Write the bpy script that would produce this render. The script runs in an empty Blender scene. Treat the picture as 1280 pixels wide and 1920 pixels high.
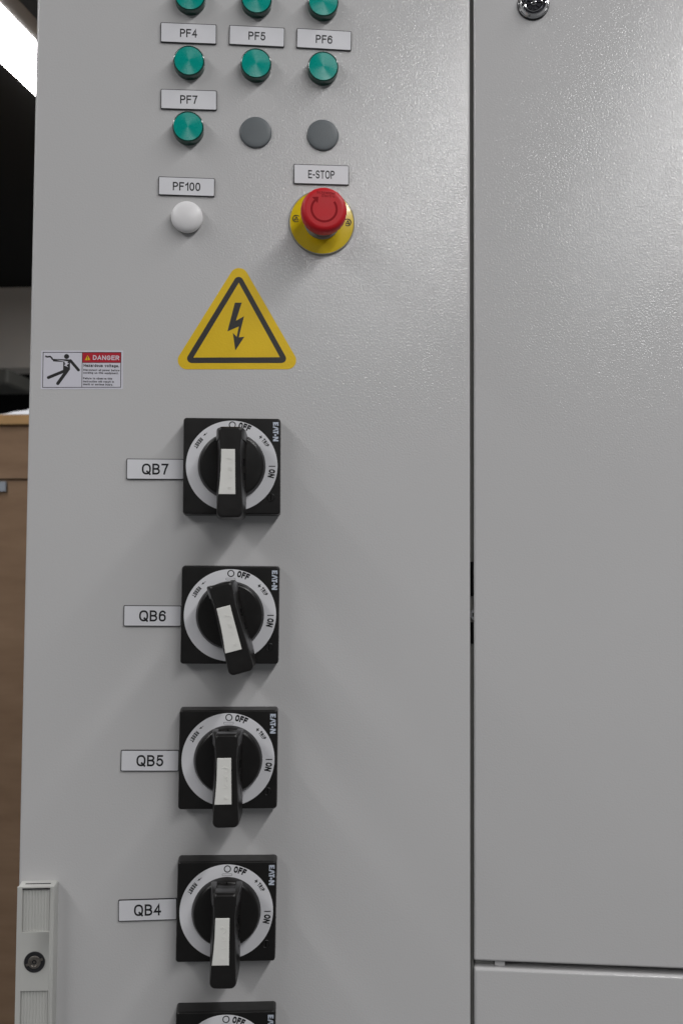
import bpy, bmesh, math, random
from mathutils import Vector, Matrix, noise
from mathutils.geometry import delaunay_2d_cdt

random.seed(4)
S = bpy.context.scene
COL = S.collection
pi = math.pi
def R(a): return math.radians(a)

# ------------------------------------------------------------------ camera
PHI = R(9.3)                                   # the switch door stands 9.3 degrees ajar
XA = Vector((math.cos(PHI), math.sin(PHI), 0))
ZO = Vector((math.sin(PHI), -math.cos(PHI), 0))
UP = Vector((0, 0, 1))
GX = 0.18513
ORG = Vector((0.19, 0, 0)) - XA * GX
DOOR = Matrix((XA, UP, ZO)).transposed().to_4x4()
DOOR.translation = ORG                         # door frame: x right, y up, z out of the door
CAMLOC = Vector((0.151935, -0.913154, 0.0))
cr = Vector((0.996178, 0.08716, 0.005619))
cu = Vector((-0.001355, -0.048902, 0.998803))
cf = Vector((-0.087331, 0.994993, 0.048597))
cd = bpy.data.cameras.new('camera')
cam = bpy.data.objects.new('camera', cd)
COL.objects.link(cam)
m = Matrix((cr, cu, -cf)).transposed().to_4x4()
m.translation = CAMLOC
cam.matrix_world = m
cd.sensor_fit = 'VERTICAL'
cd.sensor_height = 36
cd.sensor_width = 24
cd.lens = 35
cd.clip_start = 0.02
cd.clip_end = 200
cd.dof.use_dof = True
cd.dof.focus_distance = 0.89
cd.dof.aperture_fstop = 10
S.camera = cam

# ------------------------------------------------------------------ light
W = bpy.data.worlds.new('World')
S.world = W
W.use_nodes = True
bg = W.node_tree.nodes['Background']
bg.inputs[0].default_value = (0.96, 0.98, 1.0, 1)
bg.inputs[1].default_value = 0.13
LAMP_H = 1.60
RAD = 21.0                                      # radiance of the strip lamps

def strip_lamp(x, y0, y1, width, rad, yaw=0.0):
    ld = bpy.data.lights.new('strip_lamp', 'AREA')
    ld.shape = 'RECTANGLE'
    ld.size = width
    ld.size_y = y1 - y0
    ld.energy = rad * pi * width * (y1 - y0)
    ld.color = (1.0, 0.992, 0.985)
    o = bpy.data.objects.new('strip_lamp', ld)
    COL.objects.link(o)
    o.location = (x, (y0 + y1) / 2, LAMP_H)
    o.rotation_euler = (0, 0, yaw)
    return o
for k in range(4):                             # a run of tubes, end to end
    strip_lamp(CAMLOC.x + 1.06, -4.3 + 1.06 * k, -4.3 + 1.06 * k + 1.02, 0.17, RAD * 1.65, R(-1))

S.view_settings.view_transform = 'Standard'
S.view_settings.look = 'None'
S.view_settings.exposure = 0
S.view_settings.gamma = 1
S.view_settings.use_curve_mapping = False
S.render.engine = 'CYCLES'
S.cycles.use_denoising = True
S.cycles.denoising_prefilter = 'NONE'
S.cycles.max_bounces = 8
S.cycles.sample_clamp_indirect = 4

# ------------------------------------------------------------------ materials
MATS = {}
def mat(name, col, rough=0.5, metal=0.0, spec=0.5, bump=None, var=None, coat=0.0, aniso=0.0, emit=None, trans=0.0, sss=0.0):
    mt = bpy.data.materials.new(name)
    mt.use_nodes = True
    nt = mt.node_tree
    b = nt.nodes['Principled BSDF']
    b.inputs['Base Color'].default_value = (*col, 1)
    b.inputs['Roughness'].default_value = rough
    b.inputs['Metallic'].default_value = metal
    b.inputs['Specular IOR Level'].default_value = spec
    b.inputs['Coat Weight'].default_value = coat
    b.inputs['Coat Roughness'].default_value = 0.08
    b.inputs['Transmission Weight'].default_value = trans
    if sss:
        b.inputs['Subsurface Weight'].default_value = sss
        b.inputs['Subsurface Radius'].default_value = (0.004, 0.004, 0.004)
    tc = nt.nodes.new('ShaderNodeTexCoord')
    if bump:
        last = None
        for (scale, strength, dist, detail) in bump:
            n = nt.nodes.new('ShaderNodeTexNoise')
            n.inputs['Scale'].default_value = scale
            n.inputs['Detail'].default_value = detail
            n.inputs['Roughness'].default_value = 0.55
            nt.links.new(tc.outputs['Object'], n.inputs['Vector'])
            bn = nt.nodes.new('ShaderNodeBump')
            bn.inputs['Strength'].default_value = strength
            bn.inputs['Distance'].default_value = dist
            nt.links.new(n.outputs['Fac'], bn.inputs['Height'])
            if last: nt.links.new(last.outputs['Normal'], bn.inputs['Normal'])
            last = bn
        nt.links.new(last.outputs['Normal'], b.inputs['Normal'])
    if var:
        scale, amount = var                     # worn, uneven tone of the thing itself
        n = nt.nodes.new('ShaderNodeTexNoise')
        n.inputs['Scale'].default_value = scale
        n.inputs['Detail'].default_value = 4
        nt.links.new(tc.outputs['Object'], n.inputs['Vector'])
        mr = nt.nodes.new('ShaderNodeMapRange')
        mr.inputs['From Min'].default_value = 0.3
        mr.inputs['From Max'].default_value = 0.7
        mr.inputs['To Min'].default_value = 1 - amount
        mr.inputs['To Max'].default_value = 1 + amount
        nt.links.new(n.outputs['Fac'], mr.inputs['Value'])
        mx = nt.nodes.new('ShaderNodeMix')
        mx.data_type = 'RGBA'
        mx.blend_type = 'MULTIPLY'
        mx.inputs['Factor'].default_value = 1
        mx.inputs['A'].default_value = (*col, 1)
        cb = nt.nodes.new('ShaderNodeCombineColor')
        for k in range(3): nt.links.new(mr.outputs['Result'], cb.inputs[k])
        nt.links.new(cb.outputs['Color'], mx.inputs['B'])
        nt.links.new(mx.outputs['Result'], b.inputs['Base Color'])
        mr2 = nt.nodes.new('ShaderNodeMapRange')
        mr2.inputs['From Min'].default_value = 0.3
        mr2.inputs['From Max'].default_value = 0.7
        mr2.inputs['To Min'].default_value = max(0.02, rough * 0.85)
        mr2.inputs['To Max'].default_value = min(1, rough * 1.15)
        nt.links.new(n.outputs['Fac'], mr2.inputs['Value'])
        nt.links.new(mr2.outputs['Result'], b.inputs['Roughness'])
    if aniso:
        b.inputs['Anisotropic'].default_value = aniso
        tg = nt.nodes.new('ShaderNodeTangent')
        tg.direction_type = 'RADIAL'
        tg.axis = 'Z'
        nt.links.new(tg.outputs['Tangent'], b.inputs['Tangent'])
    if emit:
        b.inputs['Emission Color'].default_value = (*emit[0], 1)
        b.inputs['Emission Strength'].default_value = emit[1]
    MATS[name] = mt
    return mt

def paint(name, col, slope):
    """powder coat: an even, matt colour under a glossy orange-peel skin"""
    mt = mat(name, col, 0.6, spec=0.0, var=(5, 0.015))
    nt = mt.node_tree; b = nt.nodes['Principled BSDF']
    for l in list(b.inputs['Roughness'].links): nt.links.remove(l)
    b.inputs['Coat Weight'].default_value = 1.0
    b.inputs['Coat Roughness'].default_value = 0.14
    b.inputs['Coat IOR'].default_value = 1.5
    tc = nt.nodes.new('ShaderNodeTexCoord'); last = None
    for scale, dist, det in ((630, slope, 1.0),):
        n = nt.nodes.new('ShaderNodeTexNoise'); n.inputs['Scale'].default_value = scale; n.inputs['Detail'].default_value = det
        nt.links.new(tc.outputs['Object'], n.inputs['Vector'])
        bn = nt.nodes.new('ShaderNodeBump'); bn.inputs['Strength'].default_value = 1.0; bn.inputs['Distance'].default_value = dist
        nt.links.new(n.outputs['Fac'], bn.inputs['Height'])
        if last: nt.links.new(last.outputs['Normal'], bn.inputs['Normal'])
        last = bn
    nt.links.new(last.outputs['Normal'], b.inputs['Coat Normal'])
    b2 = nt.nodes.new('ShaderNodeBump'); b2.inputs['Strength'].default_value = 1.0; b2.inputs['Distance'].default_value = slope * 0.55
    nt.links.new(n.outputs['Fac'], b2.inputs['Height'])
    nt.links.new(b2.outputs['Normal'], b.inputs['Normal'])
    return mt
PAINT = paint('powder_coat', (0.565, 0.560, 0.564), 0.00021)
PAINT2 = paint('powder_coat_fine', (0.562, 0.557, 0.561), 0.00020)
GASK = mat('gasket_rubber', (0.20, 0.20, 0.185), 0.7)
INNER = mat('inner_grey', (0.25, 0.25, 0.24), 0.6)
BLACKP = mat('black_plastic', (0.0085, 0.0078, 0.0077), 0.40, spec=0.36, bump=[(1500, 0.12, 0.0003, 1)], var=(60, 0.12))
GRIPP = mat('grip_plastic', (0.0085, 0.0077, 0.0075), 0.34, spec=0.40, bump=[(1200, 0.12, 0.0003, 1)], var=(70, 0.15))
BLACKSH = mat('black_and_recess_shade', (0.003, 0.003, 0.003), 0.8, spec=0.1)  # black parts, and the shade of uncut recesses put into the colour
RINGW = mat('dial_grey_white', (0.69, 0.69, 0.72), 0.45, spec=0.4, var=(40, 0.03))
INK = mat('black_ink', (0.012, 0.012, 0.014), 0.5, spec=0.3)
LOGOI = mat('pale_blue_ink', (0.52, 0.57, 0.66), 0.45)
INSERT = mat('ivory_plastic', (0.76, 0.755, 0.725), 0.40, spec=0.4, var=(60, 0.03))
PLW = mat('laminate_white', (0.74, 0.74, 0.775), 0.38, spec=0.45, bump=[(900, 0.05, 0.0002, 0)], var=(25, 0.02))
PLB = mat('laminate_core', (0.012, 0.012, 0.014), 0.5)
LENS = mat('green_lens', (0.0, 0.33, 0.275), 0.28, spec=0.7, aniso=0.88, var=(120, 0.04))
LENSD = mat('dark_green_rim', (0.0008, 0.050, 0.036), 0.16, spec=0.6)
LENSW = mat('white_cap', (0.80, 0.79, 0.80), 0.35, spec=0.4, sss=0.15)
PLUG = mat('grey_plug', (0.135, 0.150, 0.160), 0.45, spec=0.4, bump=[(1200, 0.1, 0.0003, 0)], var=(50, 0.06))
RED = mat('red_plastic', (0.54, 0.006, 0.013), 0.46, spec=0.4, bump=[(1500, 0.08, 0.0003, 0)], var=(60, 0.06))
REDD = mat('red_groove_shade', (0.27, 0.002, 0.007), 0.5, spec=0.15)  # darker red paints the shade of an engraving that is not cut
YEL = mat('yellow_plate', (0.74, 0.53, 0.010), 0.22, spec=0.5, coat=0.4, var=(60, 0.06))
CLEAR = mat('clear_rim', (0.50, 0.49, 0.40), 0.12, spec=0.6, trans=0.35)
NECK = mat('smoky_collar', (0.27, 0.27, 0.24), 0.15, spec=0.6, var=(120, 0.2))
STY = mat('sticker_yellow', (0.78, 0.515, 0.009), 0.42, spec=0.4, bump=[(520, 0.22, 0.0006, 1)], var=(25, 0.05))
STK = mat('sticker_black', (0.030, 0.028, 0.027), 0.42, spec=0.45, bump=[(520, 0.25, 0.0006, 1)])
STW = mat('sticker_white', (0.66, 0.65, 0.72), 0.4, spec=0.4, bump=[(520, 0.06, 0.0005, 1)])
STR = mat('sticker_red', (0.45, 0.012, 0.03), 0.4, spec=0.4)
STL = mat('sticker_ink', (0.012, 0.011, 0.012), 0.45)
HANDLE = mat('handle_plastic', (0.52, 0.52, 0.50), 0.42, spec=0.4, bump=[(1200, 0.05, 0.0003, 0)], var=(30, 0.02))
CHROME = mat('chrome', (0.70, 0.70, 0.71), 0.12, metal=1.0)
STEEL = mat('worn_steel', (0.33, 0.30, 0.27), 0.32, metal=1.0, var=(300, 0.25))
DARKM = mat('dark_metal', (0.06, 0.06, 0.07), 0.25, metal=0.8)
PLY = mat('plywood', (0.205, 0.125, 0.072), 0.75, spec=0.2)
LIDW = mat('pale_timber', (0.42, 0.255, 0.115), 0.7, spec=0.2, var=(9, 0.12))
TAPE = mat('pale_label', (0.30, 0.33, 0.38), 0.6)
WRAP = mat('plastic_wrap', (0.62, 0.63, 0.67), 0.3)
CEIL = mat('dark_ceiling', (0.020, 0.020, 0.020), 0.9, spec=0.1)
WALLM = mat('wall_paint', (0.55, 0.51, 0.47), 0.9, spec=0.1, var=(1.2, 0.04))
DARKW = mat('dark_wall', (0.014, 0.014, 0.014), 0.9, spec=0.1)
BOXM = mat('grey_metal_box', (0.075, 0.075, 0.068), 0.7)
HOUS = mat('lamp_housing', (0.22, 0.21, 0.20), 0.6)
DIFF = mat('lamp_diffuser', (0.8, 0.8, 0.8), 0.5, emit=((1.0, 0.992, 0.985), RAD))
# plywood grain, stretched along the board
nt = PLY.node_tree
tc = nt.nodes.new('ShaderNodeTexCoord'); mp = nt.nodes.new('ShaderNodeMapping')
mp.inputs['Scale'].default_value = (3, 3, 12)
nz = nt.nodes.new('ShaderNodeTexNoise'); nz.inputs['Scale'].default_value = 1.6; nz.inputs['Detail'].default_value = 6
cr_ = nt.nodes.new('ShaderNodeValToRGB')
cr_.color_ramp.elements[0].position = 0.3; cr_.color_ramp.elements[0].color = (0.225, 0.142, 0.088, 1)
cr_.color_ramp.elements[1].position = 0.72; cr_.color_ramp.elements[1].color = (0.31, 0.205, 0.132, 1)
nt.links.new(tc.outputs['Object'], mp.inputs['Vector']); nt.links.new(mp.outputs['Vector'], nz.inputs['Vector'])
nt.links.new(nz.outputs['Fac'], cr_.inputs['Fac']); nt.links.new(cr_.outputs['Color'], nt.nodes['Principled BSDF'].inputs['Base Color'])

# ------------------------------------------------------------------ mesh helpers (millimetres in, metres out)
MM = 0.001
class MB:
    def __init__(s): s.v = []; s.f = []; s.mi = []; s.mats = []
    def mid(s, mt):
        if mt not in s.mats: s.mats.append(mt)
        return s.mats.index(mt)
    def loft(s, secs, mt, cap0=True, cap1=True):
        """secs: list of (list of (x,y), z)"""
        k = s.mid(mt); n = len(secs[0][0]); base = len(s.v)
        for pts, z in secs:
            for p in pts: s.v.append((p[0], p[1], z if len(p) < 3 else p[2]))
        for i in range(len(secs) - 1):
            for j in range(n):
                a = base + i * n + j; b = base + i * n + (j + 1) % n
                s.f.append((a, b, b + n, a + n)); s.mi.append(k)
        if cap0: s.f.append(tuple(base + j for j in reversed(range(n)))); s.mi.append(k)
        if cap1: s.f.append(tuple(base + (len(secs) - 1) * n + j for j in range(n))); s.mi.append(k)
        return s
    def lathe(s, prof, mt, n=64, c=(0, 0)):
        """profile of (r, z) from the base up; r = 0 closes it"""
        k = s.mid(mt); rows = []
        for r, z in prof:
            if r < 1e-6:
                s.v.append((c[0], c[1], z)); rows.append([len(s.v) - 1])
            else:
                b = len(s.v)
                for j in range(n): s.v.append((c[0] + r * math.cos(2 * pi * j / n), c[1] + r * math.sin(2 * pi * j / n), z))
                rows.append(list(range(b, b + n)))
        for A, B in zip(rows, rows[1:]):
            for j in range(n):
                if len(A) == 1 and len(B) == 1: continue
                if len(B) == 1: s.f.append((A[j], A[(j + 1) % n], B[0]))
                elif len(A) == 1: s.f.append((A[0], B[(j + 1) % n], B[j]))
                else: s.f.append((A[j], A[(j + 1) % n], B[(j + 1) % n], B[j]))
                s.mi.append(k)
        return s
    def box(s, x0, x1, y0, y1, z0, z1, mt, bev=0.0):
        if bev:
            q = bev
            return s.loft([(rrect(x0 + q, x1 - q, y0 + q, y1 - q, q), z0), (rrect(x0, x1, y0, y1, q * 1.5), z0 + q),
                           (rrect(x0, x1, y0, y1, q * 1.5), z1 - q), (rrect(x0 + q * .3, x1 - q * .3, y0 + q * .3, y1 - q * .3, q * 1.3), z1 - q * .3), (rrect(x0 + q, x1 - q, y0 + q, y1 - q, q), z1)], mt)
        return s.loft([([(x0, y0), (x1, y0), (x1, y1), (x0, y1)], z0), ([(x0, y0), (x1, y0), (x1, y1), (x0, y1)], z1)], mt)
    def flat(s, polys, z0, z1, mt):
        """union of 2D polygons, extruded from z0 to z1"""
        k = s.mid(mt); vs = []; fs = []
        for p in polys:
            a = sum(p[i][0] * p[(i + 1) % len(p)][1] - p[(i + 1) % len(p)][0] * p[i][1] for i in range(len(p)))
            if abs(a) < 1e-9: continue
            q = p if a > 0 else p[::-1]
            b = len(vs); vs += [Vector((x, y)) for x, y in q]; fs.append(list(range(b, b + len(q))))
        ov, oe, of, *_ = delaunay_2d_cdt(vs, [], fs, 0, 1e-5)
        P2 = [[(vs[i].x, vs[i].y) for i in f] for f in fs]
        BB = [(min(p[0] for p in q), max(p[0] for p in q), min(p[1] for p in q), max(p[1] for p in q)) for q in P2]
        def inside(x, y):
            for q, bb in zip(P2, BB):
                if x < bb[0] or x > bb[1] or y < bb[2] or y > bb[3]: continue
                c = False; j = len(q) - 1
                for i in range(len(q)):
                    if (q[i][1] > y) != (q[j][1] > y) and x < (q[j][0] - q[i][0]) * (y - q[i][1]) / (q[j][1] - q[i][1]) + q[i][0]: c = not c
                    j = i
                if c: return True
            return False
        of = [f for f in of if inside(sum(ov[i][0] for i in f) / len(f), sum(ov[i][1] for i in f) / len(f))]
        b0 = len(s.v); n = len(ov)
        for v in ov: s.v.append((v[0], v[1], z1))
        for v in ov: s.v.append((v[0], v[1], z0))
        cnt = {}
        for f in of:
            f = list(f)
            ar = sum(ov[f[i]][0] * ov[f[(i + 1) % len(f)]][1] - ov[f[(i + 1) % len(f)]][0] * ov[f[i]][1] for i in range(len(f)))
            if ar < 0: f.reverse()
            s.f.append(tuple(b0 + i for i in f)); s.mi.append(k)
            for i in range(len(f)): cnt[(f[i], f[(i + 1) % len(f)])] = 1
        for (a, b) in list(cnt):
            if (b, a) not in cnt:
                s.f.append((b0 + b, b0 + a, b0 + n + a, b0 + n + b)); s.mi.append(k)
        return s
    def build(s, name, parent=None, scale=MM, sharp=38, mw=None, wn=True):
        me = bpy.data.meshes.new(name)
        me.from_pydata([(x * scale, y * scale, z * scale) for x, y, z in s.v], [], s.f)
        for mt in s.mats: me.materials.append(mt)
        me.polygons.foreach_set('material_index', s.mi)
        me.update()
        me.polygons.foreach_set('use_smooth', [True] * len(me.polygons))
        me.set_sharp_from_angle(angle=R(sharp))
        o = bpy.data.objects.new(name, me)
        COL.objects.link(o)
        if wn:                                          # keep broad faces flat up to their rounded edges
            md = o.modifiers.new('weighted', 'WEIGHTED_NORMAL'); md.weight = 100; md.keep_sharp = True
        if parent: o.parent = parent
        if mw is not None: o.matrix_world = mw
        return o

def arc(cx, cy, rx, ry, a0, a1, n=None):
    n = n or max(4, int(abs(a1 - a0) / 15))
    return [(cx + rx * math.cos(R(a0 + (a1 - a0) * i / n)), cy + ry * math.sin(R(a0 + (a1 - a0) * i / n))) for i in range(n + 1)]
def circ(cx, cy, r, n=48): return [(cx + r * math.cos(2 * pi * i / n), cy + r * math.sin(2 * pi * i / n)) for i in range(n)]
def rpoly(pts, rad, n=6):
    out = []; N = len(pts)
    for i in range(N):
        p = Vector(pts[i]); a = (Vector(pts[i - 1]) - p); b = (Vector(pts[(i + 1) % N]) - p)
        r = rad[i] if isinstance(rad, (list, tuple)) else rad
        if r <= 0: out.append(tuple(p)); continue
        ua = a.normalized(); ub = b.normalized()
        th = math.acos(max(-1, min(1, ua.dot(ub))))
        d = min(r / math.tan(th / 2), a.length * .49, b.length * .49); rr = d * math.tan(th / 2)
        c = p + (ua + ub).normalized() * (rr / math.sin(th / 2))
        s0 = p + ua * d - c; s1 = p + ub * d - c
        a0 = math.atan2(s0.y, s0.x); a1 = math.atan2(s1.y, s1.x)
        da = (a1 - a0 + pi) % (2 * pi) - pi
        for k in range(n + 1):
            t = a0 + da * k / n; out.append((c.x + rr * math.cos(t), c.y + rr * math.sin(t)))
    return out
def rrect(x0, x1, y0, y1, r, n=4): return rpoly([(x0, y0), (x1, y0), (x1, y1), (x0, y1)], r, n)
def stroke(pts, w, closed=False, cap=True):
    """quads of a mitred stroke of width w"""
    P = [Vector(p) for p in pts]
    Q = [P[0]]
    for p in P[1:]:
        if (p - Q[-1]).length > 1e-6: Q.append(p)
    P = Q; n = len(P)
    if closed and (P[0] - P[-1]).length < 1e-6: P.pop(); n -= 1
    if n < 2: return []
    if not closed and cap:
        P[0] = P[0] - (P[1] - P[0]).normalized() * w / 2
        P[-1] = P[-1] + (P[-1] - P[-2]).normalized() * w / 2
    L = []; Rr = []
    for i in range(n):
        if closed: d0 = (P[i] - P[i - 1]).normalized(); d1 = (P[(i + 1) % n] - P[i]).normalized()
        else:
            d0 = (P[i] - P[i - 1]).normalized() if i > 0 else (P[1] - P[0]).normalized()
            d1 = (P[i + 1] - P[i]).normalized() if i < n - 1 else d0
        n0 = Vector((-d0.y, d0.x)); n1 = Vector((-d1.y, d1.x)); mm_ = n0 + n1
        if mm_.length < 1e-4: mm_ = n1.copy()
        mm_.normalize(); k = min(1 / max(0.35, mm_.dot(n1)), 2.2)
        L.append(P[i] + mm_ * k * w / 2); Rr.append(P[i] - mm_ * k * w / 2)
    out = []
    for i in range(n if closed else n - 1):
        j = (i + 1) % n
        out.append([tuple(Rr[i]), tuple(Rr[j]), tuple(L[j]), tuple(L[i])])
    return out

# ------------------------------------------------------------------ lettering: a plain grotesque drawn as strokes
def ell(cx, cy, rx, ry): return ('c', arc(cx, cy, rx, ry, 0, 360, 28)[:-1])
def sq(cx, cy, rx, ry, n=32):
    o = []
    for i in range(n):
        a = 2 * pi * i / n; c = math.cos(a); s_ = math.sin(a)
        o.append((cx + rx * math.copysign(abs(c) ** .82, c), cy + ry * math.copysign(abs(s_) ** .82, s_)))
    return ('c', o)
S_UP = arc(.5, .75, .47, .25, 22, 270, 14) + arc(.5, .25, .5, .25, 90, -158, 14)[1:]
sc = lambda pts, k: [(x, y * k) for x, y in pts]
G = {
 'P': (.58, [[(0, 0), (0, 1), (.5, 1)] + arc(.5, .74, .5, .26, 90, -90)[1:] + [(0, .48)]]),
 'F': (.52, [[(0, 0), (0, 1), (1, 1)], [(0, .52), (.86, .52)]]),
 'E': (.56, [[(1, 0), (0, 0), (0, 1), (1, 1)], [(0, .52), (.9, .52)]]),
 'S': (.58, [S_UP]),
 'T': (.60, [[(0, 1), (1, 1)], [(.5, 0), (.5, 1)]]),
 'O': (.72, [sq(.5, .5, .5, .5)]),
 'Q': (.72, [sq(.5, .5, .5, .5), [(.60, .24), (.98, -.05)]]),
 'B': (.58, [[(0, 0), (0, 1), (.5, 1)] + arc(.5, .76, .43, .24, 90, -90)[1:] + [(0, .52)], [(0, .52), (.52, .52)] + arc(.52, .26, .48, .26, 90, -90)[1:] + [(0, 0)]]),
 'D': (.64, [[(0, 0), (0, 1), (.35, 1)] + arc(.35, .5, .65, .5, 90, -90)[1:] + [(0, 0)]]),
 'A': (.68, [[(0, 0), (.5, 1), (1, 0)], [(.2, .32), (.8, .32)]]),
 'N': (.62, [[(0, 0), (0, 1)], [(0, 1), (1, 0)], [(1, 0), (1, 1)]]),
 'G': (.70, [arc(.5, .5, .5, .5, 42, 345, 20) + [(.99, .46), (.56, .46)]]),
 'R': (.60, [[(0, 0), (0, 1), (.5, 1)] + arc(.5, .74, .5, .26, 90, -90)[1:] + [(0, .48)], [(.5, .48), (.98, 0)]]),
 'H': (.62, [[(0, 0), (0, 1)], [(1, 0), (1, 1)], [(0, .52), (1, .52)]]),
 'I': (.02, [[(.5, 0), (.5, 1)]]),
 '0': (.52, [sq(.5, .5, .5, .5)]),
 '1': (.30, [[(0, .72), (.5, .80), (1, 1), (1, 0)]]),
 '4': (.54, [[(.74, 0), (.74, 1), (0, .3), (1, .3)]]),
 '5': (.52, [[(.92, 1), (.17, 1), (.06, .52)] + arc(.48, .33, .52, .33, 140, -155)]),
 '6': (.52, [sq(.5, .31, .5, .31), arc(.55, .55, .55, .45, 40, 180) + [(0, .31)]]),
 '7': (.52, [[(0, 1), (1, 1), (.62, .5), (.38, 0)]]),
 '8': (.52, [sq(.5, .76, .43, .24), sq(.5, .26, .5, .26)]),
 '+': (.5, [[(0, .5), (1, .5)], [(.5, .2), (.5, .8)]]),
 '-': (.26, [[(0, .42), (1, .42)]]),
 '.': (.02, [[(.5, 0), (.5, .03)]]),
 ' ': (.18, []),
 'a': (.46, [arc(.5, .5, .42, .22, 150, 0) + [(.92, 0)], ell(.45, .19, .45, .19)]),
 'b': (.48, [[(0, 0), (0, 1)], ell(.5, .36, .5, .36)]),
 'c': (.46, [arc(.5, .36, .5, .36, 45, 315)]),
 'd': (.48, [[(1, 0), (1, 1)], ell(.5, .36, .5, .36)]),
 'e': (.48, [[(0, .38), (1, .38)] + arc(.5, .36, .5, .36, 8, 310)]),
 'f': (.28, [[(.4, 0), (.4, .85)] + arc(.9, .85, .5, .15, 180, 90), [(0, .70), (.9, .70)]]),
 'g': (.48, [ell(.5, .36, .5, .36), [(1, .72), (1, -.02)] + arc(.5, -.02, .5, .22, 0, -150)]),
 'h': (.46, [[(0, 0), (0, 1)], [(0, .42)] + arc(.5, .44, .5, .28, 180, 0) + [(1, 0)]]),
 'i': (.02, [[(.5, 0), (.5, .70)], [(.5, .96), (.5, 1)]]),
 'j': (.12, [[(1, .70), (1, -.12), (0, -.24)], [(1, .96), (1, 1)]]),
 'k': (.46, [[(0, 0), (0, 1)], [(0, .28), (.95, .72)], [(.35, .42), (1, 0)]]),
 'l': (.02, [[(.5, 0), (.5, 1)]]),
 'm': (.80, [[(0, 0), (0, .72)], [(0, .44)] + arc(.25, .46, .25, .26, 180, 0) + [(.5, 0)], [(.5, .44)] + arc(.75, .46, .25, .26, 180, 0) + [(1, 0)]]),
 'n': (.46, [[(0, 0), (0, .72)], [(0, .42)] + arc(.5, .44, .5, .28, 180, 0) + [(1, 0)]]),
 'o': (.50, [ell(.5, .36, .5, .36)]),
 'p': (.48, [[(0, .72), (0, -.26)], ell(.5, .36, .5, .36)]),
 'q': (.48, [[(1, .72), (1, -.26)], ell(.5, .36, .5, .36)]),
 'r': (.26, [[(0, 0), (0, .72)], [(0, .44)] + arc(.7, .42, .7, .30, 180, 85)]),
 's': (.42, [sc(S_UP, .72)]),
 't': (.26, [[(.4, .95), (.4, .14), (.65, 0), (.95, .02)], [(0, .70), (.95, .70)]]),
 'u': (.46, [[(0, .72), (0, .28)] + arc(.5, .28, .5, .28, 180, 360) + [(1, .72)], [(1, .4), (1, 0)]]),
 'v': (.46, [[(0, .72), (.5, 0), (1, .72)]]),
 'w': (.70, [[(0, .72), (.25, 0), (.5, .68), (.75, 0), (1, .72)]]),
 'y': (.46, [[(0, .72), (.5, 0)], [(1, .72), (.4, -.18), (.1, -.26)]]),
 'z': (.44, [[(0, .70), (1, .70), (0, 0), (1, 0)]]),
}
def text(s, cap, width=None, weight=.13, track=.14, align='c', at=(0, 0), ang=0.0):
    """polygons of a line of text; fitted to width when one is given; at = its centre (or left end) at half cap height"""
    x = 0; polys = []
    for ch in s:
        gw, strokes = G[ch]
        for st in strokes:
            closed = isinstance(st, tuple); pts = st[1] if closed else st
            tp = [(x + weight / 2 + px * gw, weight / 2 + py * (1 - weight)) for px, py in pts]
            polys += stroke(tp, weight, closed)
        x += gw + weight + track
    tot = x - track
    kx = (width / tot) if width else cap
    off = {'c': -tot / 2, 'l': 0}[align]
    ca, sa = math.cos(R(ang)), math.sin(R(ang)); out = []
    for p in polys:
        q = []
        for px, py in p:
            X = (px + off) * kx; Y = (py - .5) * cap
            q.append((at[0] + X * ca - Y * sa, at[1] + X * sa + Y * ca))
        out.append(q)
    return out

# ------------------------------------------------------------------ things
def tag(o, label, cat, group=None):
    o['label'] = label; o['category'] = cat
    if group: o['group'] = group
    return o
def thing(name, label, cat, x=0, y=0, z=0, rot=0.0, group=None, frame=None):
    """an Empty at the thing's base, in the door's frame (mm: right, up, out)"""
    o = bpy.data.objects.new(name, None)
    o.empty_display_size = 0.02
    COL.objects.link(o)
    o.matrix_world = (DOOR if frame is None else frame) @ Matrix.Translation((x * MM, y * MM, z * MM)) @ Matrix.Rotation(R(rot), 4, 'Z')
    return tag(o, label, cat, group)
def copy_tree(o, parent=None):
    c = o.copy(); COL.objects.link(c)
    if parent: c.parent = parent
    for ch in list(o.children): copy_tree(ch, c)
    return c
def place(o, x, y, z=0, rot=0.0):
    o.matrix_world = DOOR @ Matrix.Translation((x * MM, y * MM, z * MM)) @ Matrix.Rotation(R(rot), 4, 'Z')

# ================================================================== SETTING
C = CAMLOC
def world_box(mb, x0, x1, y0, y1, z0, z1, mt): return mb.box(x0, x1, y0, y1, z0, z1, mt)
o = MB().box(-6, 5, -6, 9, 1.68, 1.74, CEIL).build('ceiling', scale=1); o['kind'] = 'structure'
o = MB().box(-7, 4, C.y + 7.4, C.y + 7.6, -1.3, 1.68, DARKW).build('wall', scale=1); o['kind'] = 'structure'
o = MB().box(-6, 5, C.y + 5.9, C.y + 6.1, 1.177, 1.68, WALLM).build('wall', scale=1); o['kind'] = 'structure'
tag(MB().box(C.x - 3.4, C.x - 2.37, C.y + 5.4, C.y + 5.75, .985, 1.075, BOXM, .012).build('grey_box', scale=1),
    'blurred dark grey box hanging in the dark opening under the pale wall', 'box')

# the lit strip lamp behind the door
LM = Matrix.Translation((C.x - 1.304, C.y + 2.9, LAMP_H)) @ Matrix.Rotation(R(-6.0), 4, 'Z')
lt = bpy.data.objects.new('strip_light', None); COL.objects.link(lt); lt.matrix_world = LM
tag(lt, 'white glowing strip light on the dark ceiling at upper left', 'ceiling light')
MB().box(-.087, .087, -7.2, 2.7, 0.0, 0.003, DIFF).build('diffuser', lt, scale=1)
MB().box(-.080, .150, -7.2, 2.7, 0.0035, 0.07, HOUS).build('housing', lt, scale=1)

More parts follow.
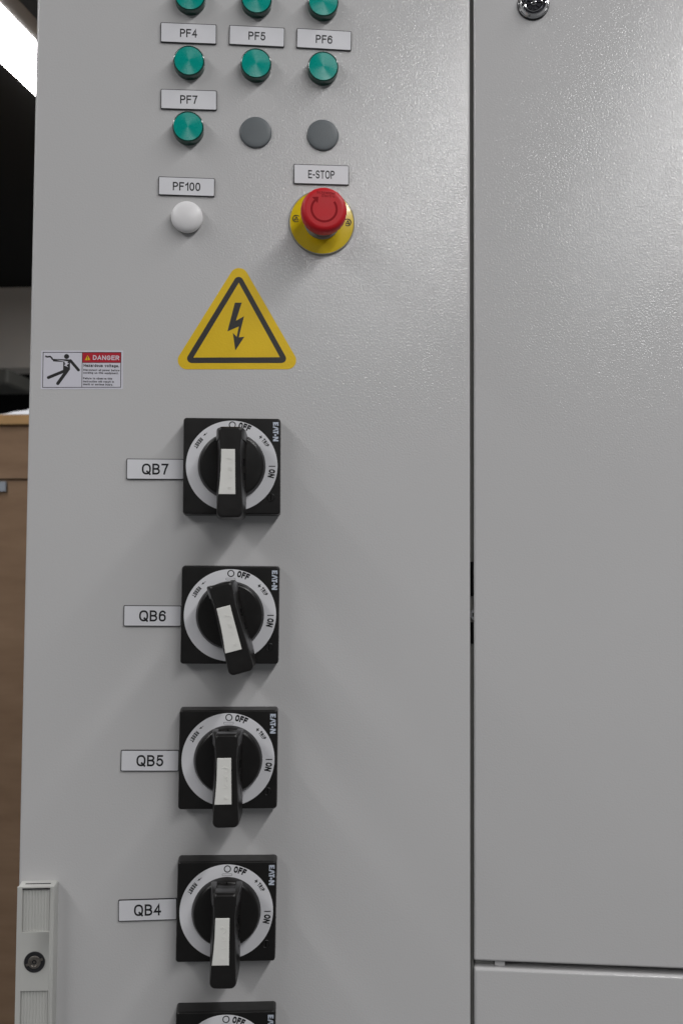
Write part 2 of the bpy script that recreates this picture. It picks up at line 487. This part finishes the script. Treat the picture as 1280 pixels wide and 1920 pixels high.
# the crate with a lid and the wrap lying on it
cy = C.y + 2.5
crt = bpy.data.objects.new('wooden_crate', None); COL.objects.link(crt); crt.location = (C.x - 1.6, cy, -1.3)
tag(crt, 'brown plywood crate with a pale timber lid behind the cabinet door', 'crate')
mb = MB().box(-1.0, .9, 0.006, .9, 0, 1.3 + .204, PLY).box(-1.0, .9, 0.0, .894, 1.3 + .208, 1.3 + .346, PLY); mb.build('side_board', crt, scale=1)
MB().box(-1.02, .92, -.012, .92, 1.3 + .348, 1.3 + .3735, LIDW, .002).build('lid', crt, scale=1)
MB().box(.36, .505, -.003, .003, 1.3 + .1745, 1.3 + .2005, TAPE).build('paper_label', crt, scale=1)
# crumpled film
mb = MB(); nx, ny = 40, 24; k = mb.mid(WRAP); w0 = (C.x - 1.118, cy - .008)
for j in range(ny):
    for i in range(nx):
        u = i / (nx - 1); v = j / (ny - 1)
        e = min(1, 5 * min(u, 1 - u, v, 1 - v))
        h = (min(.05, .15 * u) + .010 * abs(noise.noise(Vector((u * 7, v * 5, 3)))) + .007 * abs(noise.noise(Vector((u * 19, v * 14, 1))))) * (e if u > .5 else 1) * min(1, v * 9) + .0015
        mb.v.append((w0[0] + u * .55, w0[1] + v * .35, .3737 + h))
for j in range(ny - 1):
    for i in range(nx - 1):
        a = j * nx + i; mb.f.append((a, a + 1, a + nx + 1, a + nx)); mb.mi.append(k)
o = mb.build('plastic_film', scale=1, sharp=25)
tag(o, 'crumpled white plastic film lying on top of the wooden crate', 'plastic film')

# ================================================================== CABINET (right side, closed)
cab = bpy.data.objects.new('electrical_cabinet', None); COL.objects.link(cab); cab.location = (.19, 0, -1.3)
tag(cab, 'light grey metal cabinet with its plain door shut, right of the tall gap', 'cabinet')
Z0 = 1.3
XR = 0.86 - .19
VIEW = Matrix(((1, 0, 0), (0, 0, -1), (0, 1, 0))).to_4x4()      # x right, y up, z out of the shut door
def cab_part(mb, name, parent=cab, **k):
    o = mb.build(name, parent, **k)
    o.matrix_parent_inverse = Matrix.Identity(4)
    o.matrix_local = Matrix.Translation((0, 0, Z0)) @ VIEW if parent is cab else Matrix.Identity(4)
    return o
def sheet(mb, x0, x1, y0, y1, zf, depth, r, mt):
    secs = [(rrect(x0, x1, y0, y1, 1.5), zf - depth)]
    for a in (0, 30, 60, 90):
        q = r * (1 - math.cos(R(a))); secs.append((rrect(x0 + q, x1 - q, y0 + q, y1 - q, 1.5), zf - r + r * math.sin(R(a))))
    return mb.loft(secs, mt)
rdoor = cab_part(sheet(MB(), 2.6, XR * 1000, -355.9, 760, 0, 19, 2.2, PAINT2), 'door')
cab_part(sheet(MB(), 2.6, XR * 1000, -1290, -361.8, 0, 19, 3.0, PAINT2), 'base_panel')
mb = MB()
for b in [(-420, XR * 1000, -1300, 790, -440, -436), (-420, -416, -1300, 790, -435.9, -24), (XR * 1000 - 4, XR * 1000, -1300, 790, -435.9, -24),
          (-415.9, XR * 1000 - 4.1, 786, 790, -435.9, -24), (-415.9, XR * 1000 - 4.1, -1300, -1296, -435.9, -24), (-16, 24, -1295.9, 785.9, -60, -22),
          (24.1, XR * 1000 - 4.2, -372, -352, -60, -24)]:
    mb.box(*b, INNER)
cab_part(mb, 'frame')
cab_part(MB().box(20.9, 30.2, -361.4, -356.3, -14, -4.5, PAINT2, .6), 'latch_tab')
cab_part(MB().box(3.4, 20.5, -361.6, -356.1, -18, -9, INNER, .3), 'door_stop')
cab_part(MB().box(0.1, 2.45, -1295.9, 760, -21, -5.6, GASK), 'gasket')
cab_part(MB().box(.05, 2.5, -31.8, -.5, -20, -3.2, BLACKSH, .3), 'hinge')
hg = cab_part(MB().box(.05, 2.5, -75, -55.4, -20, -3.2, BLACKSH, .3), 'hinge')
mb = MB(); hexa = [(min(2.5, max(.15, 2.2 + 5 * math.cos(R(30 + 60 * i)))), -48.6 + 5 * math.sin(R(30 + 60 * i))) for i in range(6)]
mb.loft([(hexa, -6.5), (hexa, -3.0)], CHROME).box(1.3, 2.5, -50.4, -46.8, -2.95, -2.8, BLACKSH)
cab_part(mb, 'bolt', hg)
# round lock at the top
LX, LY = 57.7, 516.4
lk = cab_part(MB().lathe([(14.6, 0), (14.6, 1.2), (13.9, 1.6), (0, 1.6)], PLB, 64, (LX, LY)), 'lock')
cab_part(MB().lathe([(13.9, 1.7), (13.95, 2.3), (13.6, 2.8), (13.2, 2.9), (12.9, 2.7), (11.7, 4.6), (11.4, 5.2), (11.0, 5.4), (10.6, 5.1), (10.5, 3.2)], CHROME, 64, (LX, LY)), 'lock_ring', lk)
mb = MB().lathe([(10.4, 2.2), (10.4, 3.2), (0, 3.2)], DARKM, 64, (LX, LY))
mb.lathe([(8.4, 3.3), (8.4, 4.4), (7.9, 4.6), (7.4, 4.4), (7.4, 3.3)], CHROME, 48, (LX, LY))
for a in range(0, 360, 45):
    ca, sa = math.cos(R(a + 12)), math.sin(R(a + 12))
    mb.loft([([(LX + ca * 2.6 - sa * .6, LY + sa * 2.6 + ca * .6), (LX + ca * 2.6 + sa * .6, LY + sa * 2.6 - ca * .6), (LX + ca * 6.8 + sa * 1.3, LY + sa * 6.8 - ca * 1.3), (LX + ca * 6.8 - sa * 1.3, LY + sa * 6.8 + ca * 1.3)], 3.3),
             ([(LX + ca * 2.8 - sa * .3, LY + sa * 2.8 + ca * .3), (LX + ca * 2.8 + sa * .3, LY + sa * 2.8 - ca * .3), (LX + ca * 6.5 + sa * .8, LY + sa * 6.5 - ca * .8), (LX + ca * 6.5 - sa * .8, LY + sa * 6.5 + ca * .8)], 4.2)], DARKM)
mb.lathe([(2.3, 3.3), (2.3, 4.6), (1.8, 4.9), (1.4, 4.6), (1.4, 3.4), (0, 3.4)], CHROME, 32, (LX, LY))
cab_part(mb, 'lock_core', lk)

# ================================================================== SWITCH DOOR (left side, ajar)
door = thing('cabinet_door', 'grey textured cabinet door standing ajar, carrying the switches, lamps and nameplates', 'cabinet door')
mb = MB(); secs = []
x0, x1, y0, y1 = -211.2, 184.9, -1290, 760
secs.append((rrect(x0, x1, y0, y1, 2), -21))
for a in (0, 22, 45, 68, 90):
    r = 2.6; q = r * (1 - math.cos(R(a))); secs.append((rrect(x0 + q, x1 - q, y0 + q, y1 - q, 2), -r + r * math.sin(R(a))))
mb.loft(secs, PAINT).build('panel', door)
# swing handle at lower left
hx0, hx1, hy1, hy0 = -208.8, -177.4, -279.0, -690
mb = MB()
def hsec(q, z): return (rrect(hx0 + q, hx1 - q, hy0 + q, hy1 - q, 2.2), z)
mb.loft([hsec(-.3, .05), hsec(0, 11.2), hsec(.25, 13.0)], HANDLE)
rec = [(-204.2, -181.2, -281.6, -317.2), (-204.2, -181.2, -366.2, -404)]
fx0, fx1 = hx0 + .3, hx1 - .3
parts_ = [[(fx0, hy0 + .3), (rec[0][0], hy0 + .3), (rec[0][0], hy1 - .3), (fx0, hy1 - .3)], [(rec[0][1], hy0 + .3), (fx1, hy0 + .3), (fx1, hy1 - .3), (rec[0][1], hy1 - .3)],
          [(rec[0][0] - .1, hy1 - 2.6), (rec[0][1] + .1, hy1 - 2.6), (rec[0][1] + .1, hy1 - .3), (rec[0][0] - .1, hy1 - .3)],
          [(rec[0][0] - .1, rec[1][2]), (rec[0][1] + .1, rec[1][2]), (rec[0][1] + .1, rec[0][3]), (rec[0][0] - .1, rec[0][3])],
          [(rec[0][0] - .1, hy0 + .3), (rec[0][1] + .1, hy0 + .3), (rec[0][1] + .1, rec[1][3]), (rec[0][0] - .1, rec[1][3])]]
mb.flat(parts_, 12.9, 15.0, HANDLE)
mb.box(-203.5, -182, hy1 - .5, hy1 + .12, 3.5, 9.0, BLACKSH)  # near-black block paints the shade of a slot in the top face
hnd = mb.build('handle', door)
b = hnd.modifiers.new('edge', 'BEVEL'); b.width = .0007; b.segments = 2; b.limit_method = 'ANGLE'; b.angle_limit = R(50)
for (a, b_, t, u) in rec:
    mb = MB(); n = 9; st = (b_ - a) / n
    for i in range(n):
        x = a + st * i
        mb.loft([([(x + .12, u + .2), (x + st - .12, u + .2), (x + st - .12, t - .2), (x + .12, t - .2)], 13.0), ([(x + .7, u + .2), (x + st - .7, u + .2), (x + st - .7, t - .2), (x + .7, t - .2)], 13.55)], HANDLE)
    mb.build('ribbed_grip', hnd)
mb = MB().lathe([(8.7, 15.0), (8.7, 15.5), (8.2, 15.7), (7.6, 15.5), (0, 15.3)], PLB, 48, (-193, -342))
mb.lathe([(5.3, 15.4), (5.3, 16.0), (5.0, 16.2), (3.6, 16.2), (3.4, 15.9), (1.9, 15.9), (1.9, 15.3), (1.0, 15.3), (0.9, 16.0), (0, 16.1)], STEEL, 48, (-193, -342))
for a in (20, 200):
    ca, sa = math.cos(R(a)), math.sin(R(a))
    mb.loft([([(-193 + ca * 5 - sa * 1, -342 + sa * 5 + ca * 1), (-193 + ca * 5 + sa * 1, -342 + sa * 5 - ca * 1), (-193 + ca * 7.4 + sa * 1, -342 + sa * 7.4 - ca * 1), (-193 + ca * 7.4 - sa * 1, -342 + sa * 7.4 + ca * 1)], zz) for zz in (15.4, 16.2)][::1], STEEL)
mb.build('lock', hnd)

# ================================================================== NAMEPLATES
def nameplate(txt, x, y, rot, cap, tw, h=18.4, label='', wt=.165):
    t = thing('nameplate', label, 'nameplate', x, y, 0, rot, 'engraved white nameplates')
    w = 50.4
    MB().loft([(rrect(-w / 2, w / 2, -h / 2, h / 2, .8), .02), (rrect(-w / 2, w / 2, -h / 2, h / 2, .8), 1.5)], PLB).build('plate', t)
    e = .6
    MB().loft([(rrect(-w / 2 + e, w / 2 - e, -h / 2 + e, h / 2 - e, .7), 1.502), (rrect(-w / 2 + e, w / 2 - e, -h / 2 + e, h / 2 - e, .7), 1.62)], PLW).build('face', t)
    MB().flat(text(txt, cap, tw, wt), 1.56, 1.66, INK).build('lettering', t)
    return t
for txt, x, y, rot, cap, tw, h, near in [
    ('PF4', -75.1, 479.3, .24, 7.8, 15.4, 18.4, 'above the left green light of the full row'),
    ('PF5', -13.1, 479.5, -.37, 7.8, 15.4, 18.2, 'above the middle green light of the full row'),
    ('PF6', 48.4, 479.2, -.77, 7.8, 15.2, 18.4, 'above the right green light of the full row'),
    ('PF7', -74.1, 417.5, .6, 7.8, 15.4, 18.3, 'above the lowest green light'),
    ('PF100', -75.0, 337.1, -.06, 7.7, 24.6, 16.9, 'above the white light'),
    ('E-STOP', 46.8, 352.4, .35, 7.7, 24.2, 18.2, 'above the red stop button'),
    ('QB7', -99.4, 80.3, .33, 9.8, 23.3, 18.4, 'beside the topmost black rotary switch'),
    ('QB6', -99.8, -49.9, -.29, 9.8, 23.3, 18.4, 'beside the switch with the tilted grip'),
    ('QB5', -100.2, -176.5, -.6, 9.8, 23.3, 18.4, 'beside the third black rotary switch'),
    ('QB4', -100.3, -305.2, .58, 9.8, 23.3, 18.4, 'lowest of all the plates')]:
    nameplate(txt, x, y, rot, cap, tw, h, 'white nameplate reading %s %s' % (txt, near))

# ================================================================== PILOT LIGHTS, PLUGS
def make_pilot():
    t = thing('pilot_light', 'x', 'pilot light', 0, 0, 0, 0, 'green pilot lights')
    MB().lathe([(14.0, 0.02), (14.0, 3.0), (13.5, 3.1), (13.5, 3.5), (14.0, 3.6), (14.05, 8.0), (13.75, 8.9), (13.2, 9.25), (12.9, 9.2), (12.75, 8.9)], LENSD, 72).build('bezel', t)
    MB().lathe([(12.95, 8.6), (12.85, 8.95), (9, 9.1), (4.5, 9.2), (0.4, 9.22), (0, 9.22)], LENS, 72).build('lens', t, sharp=60)
    return t
pl = make_pilot(); first = True
for x, y, lab in [(-73.9, 450.1, 'green pilot light directly under the PF4 nameplate'), (-13.6, 450.3, 'green pilot light directly under the PF5 nameplate'),
                  (47.4, 450.1, 'green pilot light directly under the PF6 nameplate'), (-73.9, 389.5, 'green pilot light directly under the PF7 nameplate'),
                  (-73.8, 510.6, 'green pilot light cut by the top edge, above the PF4 nameplate'), (-13.7, 510.6, 'green pilot light cut by the top edge, above the PF5 nameplate'),
                  (47.1, 510.8, 'green pilot light cut by the top edge, above the PF6 nameplate')]:
    o = pl if first else copy_tree(pl); first = False
    place(o, x, y, 0, random.uniform(0, 360)); o['label'] = lab
t = thing('pilot_light', 'round white pilot light under the PF100 nameplate', 'pilot light', -74.1, 307.9)
MB().lathe([(13.7, .02), (13.7, 2.4)], NECK, 64).build('bezel', t)
MB().lathe([(13.9, 2.4), (14.15, 3.2), (14.2, 5.4), (13.8, 6.8), (12.6, 8.1), (10.2, 9.2), (6.5, 10.0), (3, 10.35), (0, 10.45)], LENSW, 64).build('lens', t, sharp=60)
for x, y, lab in [(-13.4, 389.6, 'dark grey blanking plug under the middle green light, left of the two plugs'), (47.8, 389.4, 'dark grey blanking plug above the E-STOP nameplate')]:
    o = MB().lathe([(14.6, .02), (14.6, .9), (14.2, 1.9), (13.2, 2.5), (10, 2.8), (5, 2.95), (0, 3.0)], PLUG, 64).build('blanking_plug', mw=DOOR @ Matrix.Translation((x * MM, y * MM, 0)), sharp=60)
    tag(o, lab, 'blanking plug', 'grey blanking plugs')

# ================================================================== EMERGENCY STOP
es = thing('emergency_stop_button', 'red mushroom stop button on a round yellow plate under the E-STOP nameplate', 'stop button', 47.5, 307.8, 0, -2.5)
bp = MB().lathe([(29.0, 2.5), (28.6, 2.7), (22, 3.4), (15.0, 4.4), (14.5, 4.6), (14.2, 3)], YEL, 96).build('base_plate', es)
MB().lathe([(30.1, .02), (30.15, 1.6), (29.9, 2.4), (29.4, 2.75), (29.02, 2.6)], CLEAR, 96).build('clear_rim', bp)
for sx, sy in ((-23.4, 1.4), (23.4, 1.4)):
    mb = MB(); tri = [(sx + 1.95 * math.cos(R(a)), sy - .25 + 1.95 * math.sin(R(a))) for a in (90, 210, 330)]
    mb.flat(stroke(circ(sx, sy, 3.1, 36), .62, True) + stroke(tri, .55, True) + [[(sx - .25, sy - .1), (sx + .25, sy - .1), (sx + .25, sy + 1.1), (sx - .25, sy + 1.1)]], 2.9, 3.5, INK).build('stop_symbol', bp)
MB().lathe([(16.4, 3.6), (16.4, 5.5), (15.6, 6.4), (14.2, 6.6), (14.0, 16), (14.6, 17), (14.6, 20), (13.6, 21), (13.4, 26)], NECK, 64).build('collar', es)
hd = MB(); n = 120
secs = []
for r, z in [(12.5, 23.6), (17.2, 24.0), (19.6, 25.2), (20.25, 27.2), (20.3, 32.0), (20.0, 34.4), (19.2, 36.2), (18.0, 37.2), (16.5, 37.7), (15.5, 37.8)]:
    kn = .16 if 26 < z < 33 else 0
    secs.append(([((r - kn * (1 if i % 4 < 2 else 0)) * math.cos(2 * pi * i / n), (r - kn * (1 if i % 4 < 2 else 0)) * math.sin(2 * pi * i / n)) for i in range(n)], z))
hd.loft(secs, RED)
head = hd.build('mushroom_head', es)
arr = stroke(arc(0, -.3, 11.0, 11.0, 40, -222, 40), 1.9, False, False)
arr.append([(-11.2, 9.6), (-5.4, 10.2), (-5.9, 4.6)])
MB().flat(arr, 37.6, 37.86, REDD).build('turn_arrow', head)
MB().flat(text('Schneider', 2.5, 16.5, .15, at=(1.0, 14.3)) + text('Electric', 2.3, 11.5, .15, at=(3.2, 11.6)), 37.6, 37.86, REDD).build('lettering', head)

# ================================================================== STICKERS
ws = thing('warning_sticker', 'yellow triangular high voltage sticker with a black lightning bolt', 'sticker', -28.2, 216.8, 0, .3)
def tm(px, py): return ((px - 640) * .0962, -(py - (px - 640) * .016 - 560) * .0962)
ap = [tm(655, -15), tm(23, 1030), tm(1254, 1030)]
MB().loft([(rpoly(ap, 8.2, 10), .02), (rpoly(ap, 8.2, 10), .16)], STY).build('backing', ws)
outr = rpoly([tm(652, 108), tm(143, 971), tm(1128, 971)], 4.2, 8)
inn = [tm(652, 208), tm(234, 919), tm(1040, 916)]
inn2 = []
for i in range(3):                                  # as many points as the outer outline, so the frame is a strip of quads
    inn2 += [inn[i]] * 9
mb = MB(); k = mb.mid(STK); N = len(outr)
fr = []
for i in range(N):
    a, b = outr[i], outr[(i + 1) % N]; c, d = inn2[(i + 1) % N], inn2[i]
    fr.append([a, b, d] if c == d else [a, b, c, d])
mb.flat(fr, .12, .2, STK).build('frame', ws)
bolt = [(617, 398), (681, 398), (627, 570), (703, 527), (655, 727), (707, 722), (623, 852), (599, 685), (635, 722), (655, 624), (548, 672)]
MB().flat([[tm(*p) for p in bolt]], .12, .2, STK).build('bolt', ws)

ds = thing('danger_sticker', 'small white and red DANGER hazardous voltage sticker with a falling figure', 'sticker', -165.0, 168.3, 0, .27)
def dm(px, py): return ((px - 635) * .0636, -(py - (px - 635) * .016 - 404) * .0636)
def dmr(x0, y0, x1, y1): return [dm(x0, y0), dm(x1, y0), dm(x1, y1), dm(x0, y1)]
MB().loft([(rpoly(dmr(68, 130, 1198, 677), .9), .02), (rpoly(dmr(68, 130, 1198, 677), .9), .14)], STW).build('backing', ds)
b0 = stroke(dmr(95, 156, 1168, 650), .55, True) + stroke([dm(633, 156), dm(633, 650)], .5) + stroke([dm(633, 302), dm(1168, 302)], .34)
MB().flat(b0, .10, .19, STL).build('border', ds)
MB().flat([dmr(637, 160, 1165, 299)], .10, .17, STR).build('red_header', ds)
MB().flat(text('DANGER', 65 * .0636, 365 * .0636, .19, at=dm(962, 232)), .12, .21, STW).build('heading', ds)
mb = MB().flat([[dm(668, 268), dm(745, 264), dm(706, 196)]], .12, .20, STY)
mb.flat([[dm(700, 215), dm(712, 215), dm(709, 248), dm(703, 248)], dmr(701, 253, 711, 261)], .15, .23, STL).build('hazard_mark', ds)
k = .0636
tx = text('Hazardous voltage.', 42 * k, 490 * k, .23, align='l', at=dm(653, 340))
for s_, wd, yy in [('Disconnect all power before', 500, 404), ('working on this equipment.', 487, 444), ('Failure to observe this', 400, 522), ('instruction will result in', 425, 566), ('death or serious injury.', 412, 606)]:
    tx += text(s_, 29 * k, wd * k, .22, align='l', at=dm(650, yy))
MB().flat(tx, .12, .19, STL).build('lettering', ds)
limb = lambda a, b, w: stroke([dm(*a), dm(*b)], w * k, cap=False) + [circ(*dm(*a), w * k / 2, 20), circ(*dm(*b), w * k / 2, 20)]
fig = [circ(*dm(417, 215), 35 * k, 28)]
fig += limb((470, 272), (583, 405), 40) + limb((400, 415), (172, 512), 42) + limb((430, 410), (302, 595), 46)
fig += [[dm(228, 248), dm(465, 256), dm(480, 275), dm(385, 292), dm(232, 284)]]
fig += [[dm(372, 290), dm(466, 262), dm(466, 400), dm(440, 432), dm(372, 420)]]
fig += stroke([dm(124, 208), dm(150, 220), dm(192, 216), dm(212, 232), dm(228, 262)], 22 * k, cap=False)
MB().flat(fig, .12, .19, STL).build('falling_figure', ds)
MB().flat([[dm(262, 258), dm(395, 276), dm(440, 286), dm(428, 306), dm(456, 310), dm(418, 338), dm(446, 368), dm(384, 340), dm(408, 318), dm(388, 308), dm(398, 290)]], .16, .22, STW).build('flash', ds)

# ================================================================== ROTARY SWITCHES
def make_switch():
    t = thing('rotary_switch', 'x', 'rotary switch', 0, 0, 0, 0, 'black rotary switches')
    def sec(h, z, r): return (rrect(-h, h, -h, h, r, 6), z)
    pt = MB().loft([sec(43.0, .05, 2.6), sec(42.5, 15.6, 2.6), sec(42.3, 16.8, 2.5), sec(41.8, 17.6, 2.2), sec(41.2, 18.0, 1.8)], BLACKP).build('plate', t)
    # maker's mark reading downwards at upper right
    L = []
    cap, ln, w = 4.8, 17.0, 1.15
    # drawn along +x (reading direction), turned -90 degrees
    def lg(polys):
        for p in polys: L.append([(38.3 + y - cap / 2, 30.7 - (x - ln / 2)) for x, y in p])
    lg([[(0, 0), (1.5, 0), (1.5, cap), (0, cap)], [(1.4, 0), (3.2, 0), (3.2, 1.15), (1.4, 1.15)], [(1.4, 1.85), (2.9, 1.85), (2.9, 2.95), (1.4, 2.95)], [(1.4, 3.65), (3.2, 3.65), (3.2, cap), (1.4, cap)]])
    lg([[(3.6, 0), (4.9, 0), (5.8, 2.9), (5.1, cap)], [(6.3, 2.2), (7.2, 0), (7.9, 0), (6.6, cap), (5.4, cap)]])
    lg([[(7.4, 3.6), (10.6, 3.6), (10.6, cap), (7.4, cap)], [(8.4, 0), (9.7, 0), (9.7, 3.7), (8.4, 3.7)]])
    lg([circ(11.5, 2.0, .95, 20)])
    lg([[(12.9, 0), (14.1, 0), (14.1, cap), (12.9, cap)], [(15.8, 0), (17.0, 0), (17.0, cap), (15.8, cap)], [(12.9, cap), (14.4, cap), (17.0, 0), (15.5, 0)]])
    MB().flat(L, 17.95, 18.08, LOGOI).build('logo', pt)
    mb = MB().lathe([(3.5, 18.0), (3.5, 18.25), (3.1, 18.5), (2.8, 18.2), (0, 18.2)], BLACKP, 32, (34.3, -27.6))
    mb.box(34.3 - .4, 34.3 + .4, -30, -25.2, 18.15, 18.35, BLACKSH); mb.build('screw', pt)
    # printed ring
    rg = MB().lathe([(28, 18.02), (40.0, 18.02), (40.0, 18.25), (39.8, 18.35), (28, 18.35)], RINGW, 96).build('dial_ring', t)
    def pol(a, r): return (r * math.sin(R(a)), r * math.cos(R(a)))
    T = stroke(circ(0.2, 36.3, 2.65, 32), .85, True)
    for ch, a in zip('OFF', (11.9, 18.0, 23.6)):
        T += text(ch, 5.7, 3.2 if ch != 'O' else 3.5, .28, at=pol(a, 36.5), ang=-a)
    T += stroke([(-4.1, 30.6), (4.1, 30.6), (4.1, 32.2), (-4.1, 32.2)], .22, True)
    T += text('+', 4.8, 2.6, .2, at=pol(44.3, 35.9), ang=-44.3 + 6)
    for ch, a, w_ in zip('TRIP', (50.2, 53.7, 56.5, 59.4), (1.75, 1.75, .55, 1.75)):
        T += text(ch, 3.6, w_, .27, at=pol(a, 35.9), ang=-a)
    T += stroke([pol(90, 32.4), pol(90, 38.0)], .8, cap=False)
    for ch, a in zip('ON', (97.2, 103.6)):
        T += text(ch, 5.6, 3.5, .27, at=pol(a, 35.4), ang=-a)
    for ch, a in zip('RESET', (-49.0, -52.4, -55.7, -59.0, -62.3)):
        T += text(ch, 3.6, 1.72, .27, at=pol(a, 35.6), ang=-a + 180)
    # small arrow pointing down and left
    c0 = Vector(pol(-40.2, 36.3)); d = Vector((-.80, -.60)); nrm = Vector((.60, -.80))
    q = lambda u, v: tuple(c0 + d * u + nrm * v)
    T += [[q(2.2, 0), q(-.2, .85), q(-.2, -.85)], [q(-.1, .18), q(-2.3, .18), q(-2.3, -.18), q(-.1, -.18)]]
    MB().flat(T, 18.3, 18.42, INK).build('lettering', rg)
    # knob disc and grip
    kb = MB().lathe([(29.6, 18.3), (29.4, 20.0), (28.0, 23.6), (27.2, 24.8), (26.0, 25.3), (0, 25.4)], GRIPP, 96)
    kb.loft([([(-1.6, 25.2), (1.6, 25.2), (0, 28.2)], 22), ([(-1.2, 25.4), (1.2, 25.4), (0, 27.4)], 25.6)], BLACKSH)
    kb = kb.build('knob', t)
    def gsec(z, wt, ww, wm, wb, yt, yb, r=3.0):
        pts = [(wt, yt), (-wt, yt), (-ww, 9), (-wm, -26), (-wb, yb), (wb, yb), (wm, -26), (ww, 9)]
        return (rpoly(pts, [r, r, 6, 20, r * 1.5, r * 1.5, 20, 6], 5), z)
    mb = MB().loft([gsec(23.5, 13.4, 12.6, 12.9, 12.6, 25.5, -47.6, 2.5), gsec(34, 12.4, 11.4, 12.2, 12.2, 26.2, -48.0), gsec(43, 11.6, 10.4, 11.5, 11.9, 26.6, -47.8), gsec(47, 11.3, 10.0, 11.2, 11.7, 29.0, -47.7, 2.6), gsec(58.5, 10.2, 8.8, 10.2, 11.2, 29.3, -47.2),
                    gsec(60.6, 9.9, 8.5, 9.9, 10.9, 29.0, -46.9), gsec(61.6, 9.3, 8.0, 9.3, 10.3, 28.0, -46.3), gsec(62, 8.5, 7.2, 8.5, 9.5, 27.2, -45.4, 2.4)], GRIPP)
    for yy in (4, -8, -20):                         # padlock slots in the right flank, their shade painted as near-black blocks
        mb.loft([([(11.1, yy), (11.1, yy - 6), (11.9, yy - 6), (11.9, yy)], 38), ([(10.3, yy), (10.3, yy - 6), (11.1, yy - 6), (11.1, yy)], 43.5)], BLACKSH)
    # raised cheeks at the upper end
    for sx in (-1, 1):
        ck = lambda xi, xo, y0_, y1_: rpoly([(sx * xi, y0_), (sx * xo, y0_), (sx * xo, y1_), (sx * xi, y1_)][::sx], [0, 0, 1.5, 1.0][::sx], 4)
        mb.loft([(ck(7.6, 13.4, 19, 27.6), 24), (ck(7.6, 12.4, 19, 29.4), 42), (ck(7.6, 11.4, 19, 29.3), 51), (ck(7.4, 10.3, 19, 28.4), 57.5), (ck(7.2, 9.4, 19, 26.4), 60.8)], GRIPP)
    gp = mb.build('grip', t)
    lf = [(-7.4, 10.0), (-7.5, 2), (-7.7, -6), (-8.1, -14), (-8.7, -21), (-9.4, -27.8)]
    rt = [(4.6, -27.8), (4.3, -10), (4.1, 10.0)]
    ins = lf + rt
    ctr = (-2, -9)
    sh = lambda k_: [(ctr[0] + (x - ctr[0]) * k_, ctr[1] + (y - ctr[1]) * k_) for x, y in ins]
    mb = MB().loft([(ins, 60.5), (ins, 62.2), (sh(.985), 62.45)], INSERT)
    E_ = stroke([(-2.8, 2.0), (1.0, 2.0), (2.0, .8), (1.6, -.8), (-.6, -1.6)], .45) + stroke([(-1.8, 3.0), (-1.0, 3.0)], .45)
    E_ += stroke(circ(.2, -6.5, 1.5, 20), .4, True) + stroke([(-1.4, -4.8), (1.8, -8.0)], .4) + stroke([(-1.2, -11), (1.4, -13.8), (-1.4, -14.2)], .4)
    E_ += stroke(circ(-.6, -22.5, .8, 16), .4, True) + stroke(circ(.9, -22.5, .75, 16), .4, True)
    mb.flat(E_, 62.3, 62.7, INSERT); mb.build('insert', gp)
    return t
sw = make_switch(); first = True
for y, x, rt_, gr, lab in [(82.4, -31.0, .25, 0, 'topmost black rotary switch, white insert high on its upright grip, beside QB7'),
                           (-48.2, -31.1, -.2, 14.9, 'black rotary switch with its grip tilted to the right, beside QB6'),
                           (-173.0, -31.4, -.1, 0.3, 'black rotary switch with upright grip beside the QB5 nameplate'),
                           (-302.4, -31.5, -.5, -.3, 'black rotary switch with upright grip beside the QB4 nameplate'),
                           (-429.0, -31.3, -.5, 0, 'lowest black rotary switch, cut off by the bottom edge')]:
    o = sw if first else copy_tree(sw); first = False
    place(o, x, y, 0, rt_); o['label'] = lab
    for ch in o.children:
        if ch.name.startswith(('grip', 'knob')): ch.rotation_euler = (0, 0, R(gr))
